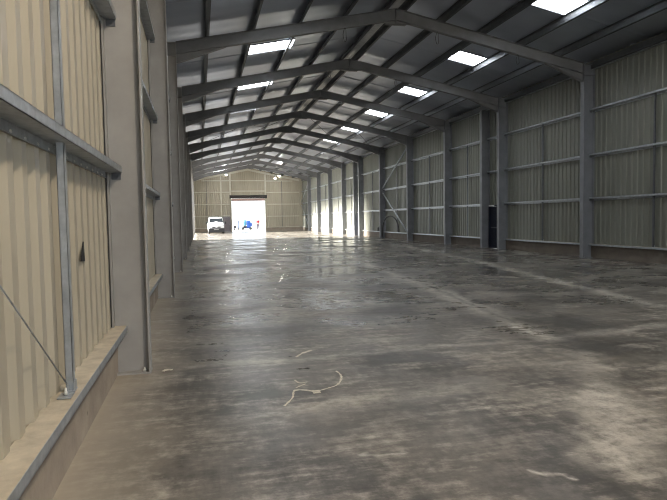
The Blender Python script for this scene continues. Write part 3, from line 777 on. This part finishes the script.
MB().box((5.15, YM-.4, 1.38), (5.95, YM+.4, 1.47)).build('canopy', M_BGREY, t, bevel=.01)
MB().box((5.2, YM-.3, .331), (5.6, YM+.3, .72)).build('motor_box', M_PLAS, t, bevel=.03)
MB().bar((6.0, YM, 1.2), (6.42, YM, 1.30), .06, .06).build('link_arm', M_BGREY, t)
for wx in (5.3, 6.0):
    for wy in (-.38, .38):
        MB().lathe([(.05, -.03), (.11, -.03), (.12, 0), (.11, .03), (.05, .03)], (wx, YM+wy, .12), 'y', 16).build('wheel', M_BLACK, t)

# ------------------------------------------------------------------ dried mortar mark on the floor
def smear(mb, pts, ws, z=.003):
    L, Rr = [], []
    for i, p in enumerate(pts):
        a = Vector(pts[min(i+1, len(pts)-1)]) - Vector(pts[max(i-1, 0)]); a = Vector((-a.y, a.x)).normalized()
        w = ws[i]*(1+.35*(rnd.random()-.5))
        L.append((p[0]+a.x*w/2, p[1]+a.y*w/2)); Rr.append((p[0]-a.x*w/2, p[1]-a.y*w/2))
    n = len(pts); vs = [(x, y, .0005) for x, y in L] + [(x, y, .0005) for x, y in Rr] + [(x, y, z) for x, y in L] + [(x, y, z) for x, y in Rr]
    fs = []
    for i in range(n-1): fs += [(2*n+i, 2*n+i+1, 3*n+i+1, 3*n+i), (i, 2*n+i, 2*n+i+1, i+1)[::-1], (n+i, n+i+1, 3*n+i+1, 3*n+i)]
    fs += [(0, n, 3*n, 2*n), (n-1, 2*n-1, 4*n-1, 3*n-1)]
    mb.add(vs, fs)
m = MB()
def arc(p):  # smooth quadratic through control points
    out = []
    for i in range(len(p)-1):
        for k in range(6):
            t_ = k/6; p0 = p[max(i-1, 0)]; p1 = p[i]; p2 = p[i+1]; p3 = p[min(i+2, len(p)-1)]
            out.append(tuple(.5*((2*b1)+(-a1+c1)*t_+(2*a1-5*b1+4*c1-d1)*t_*t_+(-a1+3*b1-3*c1+d1)*t_**3) for a1, b1, c1, d1 in zip(p0, p1, p2, p3)))
    out.append(p[-1]); return out
a = arc([(0.99,5.08), (1.12,5.15), (1.24,5.24), (1.33,5.45), (1.35,5.60), (1.34,5.72)]); smear(m, a, [.018*(.5+rnd.random()) for _ in a])
a = arc([(0.99,5.08), (0.90,5.16), (0.81,5.16), (0.76,4.96), (0.66,4.76)]); smear(m, a, [.024*(.4+rnd.random()) for _ in a])
a = arc([(0.87,5.51), (0.90,5.40), (0.98,5.41)]); smear(m, a, [.016*(.4+rnd.random()) for _ in a])
a = arc([(0.84,5.25), (0.89,5.30), (0.95,5.35)]); smear(m, a, [.016*(.4+rnd.random()) for _ in a])
mx_, my_ = (1.00,5.07)
m.box((mx_-.035, my_-.04, .0005), (mx_+.035, my_+.045, .005))
tag(m.build('mortar_splash', M_MARK), 'curved dried white mortar splash on the concrete floor in the foreground', 'mortar splash')
a = arc([(1.04,6.44), (1.15,6.61), (1.28,6.73)]); m = MB(); smear(m, a, [.03*(.5+rnd.random()) for _ in a])
tag(m.build('mortar_splash', M_MARK), 'short pale mortar crumbs behind the curved splash on the floor', 'mortar splash')
m = MB(); a = arc([(-.42,6.22), (-.38,6.28), (-.33,6.26)]); smear(m, a, [.03*(.6+rnd.random()) for _ in a], .008)
tag(m.build('rubble_crumb', M_MARK), 'pale rubble crumb at the foot of the nearest left column', 'rubble')

# ------------------------------------------------------------------ light
w = bpy.data.worlds.new('sky'); bpy.context.scene.world = w; w.use_nodes = True; nt = w.node_tree
bg = nt.nodes['Background']
sk = nt.nodes.new('ShaderNodeTexSky'); sk.sky_type = 'HOSEK_WILKIE'; sk.turbidity = 6; sk.ground_albedo = .5
sk.sun_direction = Vector((-1, .35, .26)).normalized()
mx = nt.nodes.new('ShaderNodeMix'); mx.data_type = 'RGBA'; mx.inputs[0].default_value = .8; mx.inputs[7].default_value = (.86,.93,1.0,1)
nt.links.new(sk.outputs[0], mx.inputs[6]); nt.links.new(mx.outputs[2], bg.inputs['Color'])
bg.inputs['Strength'].default_value = 3.8
sd = bpy.data.lights.new('sun', 'SUN'); sd.energy = 62; sd.angle = R(14); sd.color = (1, .95, .86)
so = bpy.data.objects.new('sun', sd); C.objects.link(so)
so.rotation_euler = Vector((1, -.05, -.27)).to_track_quat('-Z', 'Y').to_euler()
ld = bpy.data.lights.new('warm_fill_light', 'AREA'); ld.shape = 'DISK'; ld.size = .5; ld.energy = 300; ld.color = (1, .84, .64)  # unseen fill added to warm the near left cladding, no fitting
lo = bpy.data.objects.new('warm_fill_light', ld); C.objects.link(lo); lo.location = (3.0, .3, 7.1)
lo.rotation_euler = Vector((-.45, .55, -1)).to_track_quat('-Z', 'Y').to_euler()
def portal(loc, rot, sx, sy):
    d = bpy.data.lights.new('sky_portal', 'AREA'); d.shape = 'RECTANGLE'; d.size = sx; d.size_y = sy; d.cycles.is_portal = True
    o = bpy.data.objects.new('sky_portal', d); C.objects.link(o); o.location = loc; o.rotation_euler = rot
portal(((DX0+DX1)/2, YE+.05, DH/2), (R(-90), 0, 0), DX1-DX0, DH)       # faces -Y
portal((7.0, YB-.05, 3.1), (R(90), 0, 0), 11.0, 6.2)                     # faces +Y
for a, b in LOPEN: portal((XLS-.05, (a+b)/2, LH/2), (0, R(-90), 0), LH, b-a)

sc = bpy.context.scene
sc.view_settings.view_transform = 'Standard'; sc.view_settings.look = 'None'; sc.view_settings.gamma = 1
sc.view_settings.use_curve_mapping = False
sc.view_settings.exposure = 0.1
sc.cycles.use_denoising = True
sc.cycles.filter_width = 1.1
sc.cycles.max_bounces = 10; sc.cycles.diffuse_bounces = 6; sc.cycles.glossy_bounces = 4
sc.cycles.sample_clamp_indirect = 20
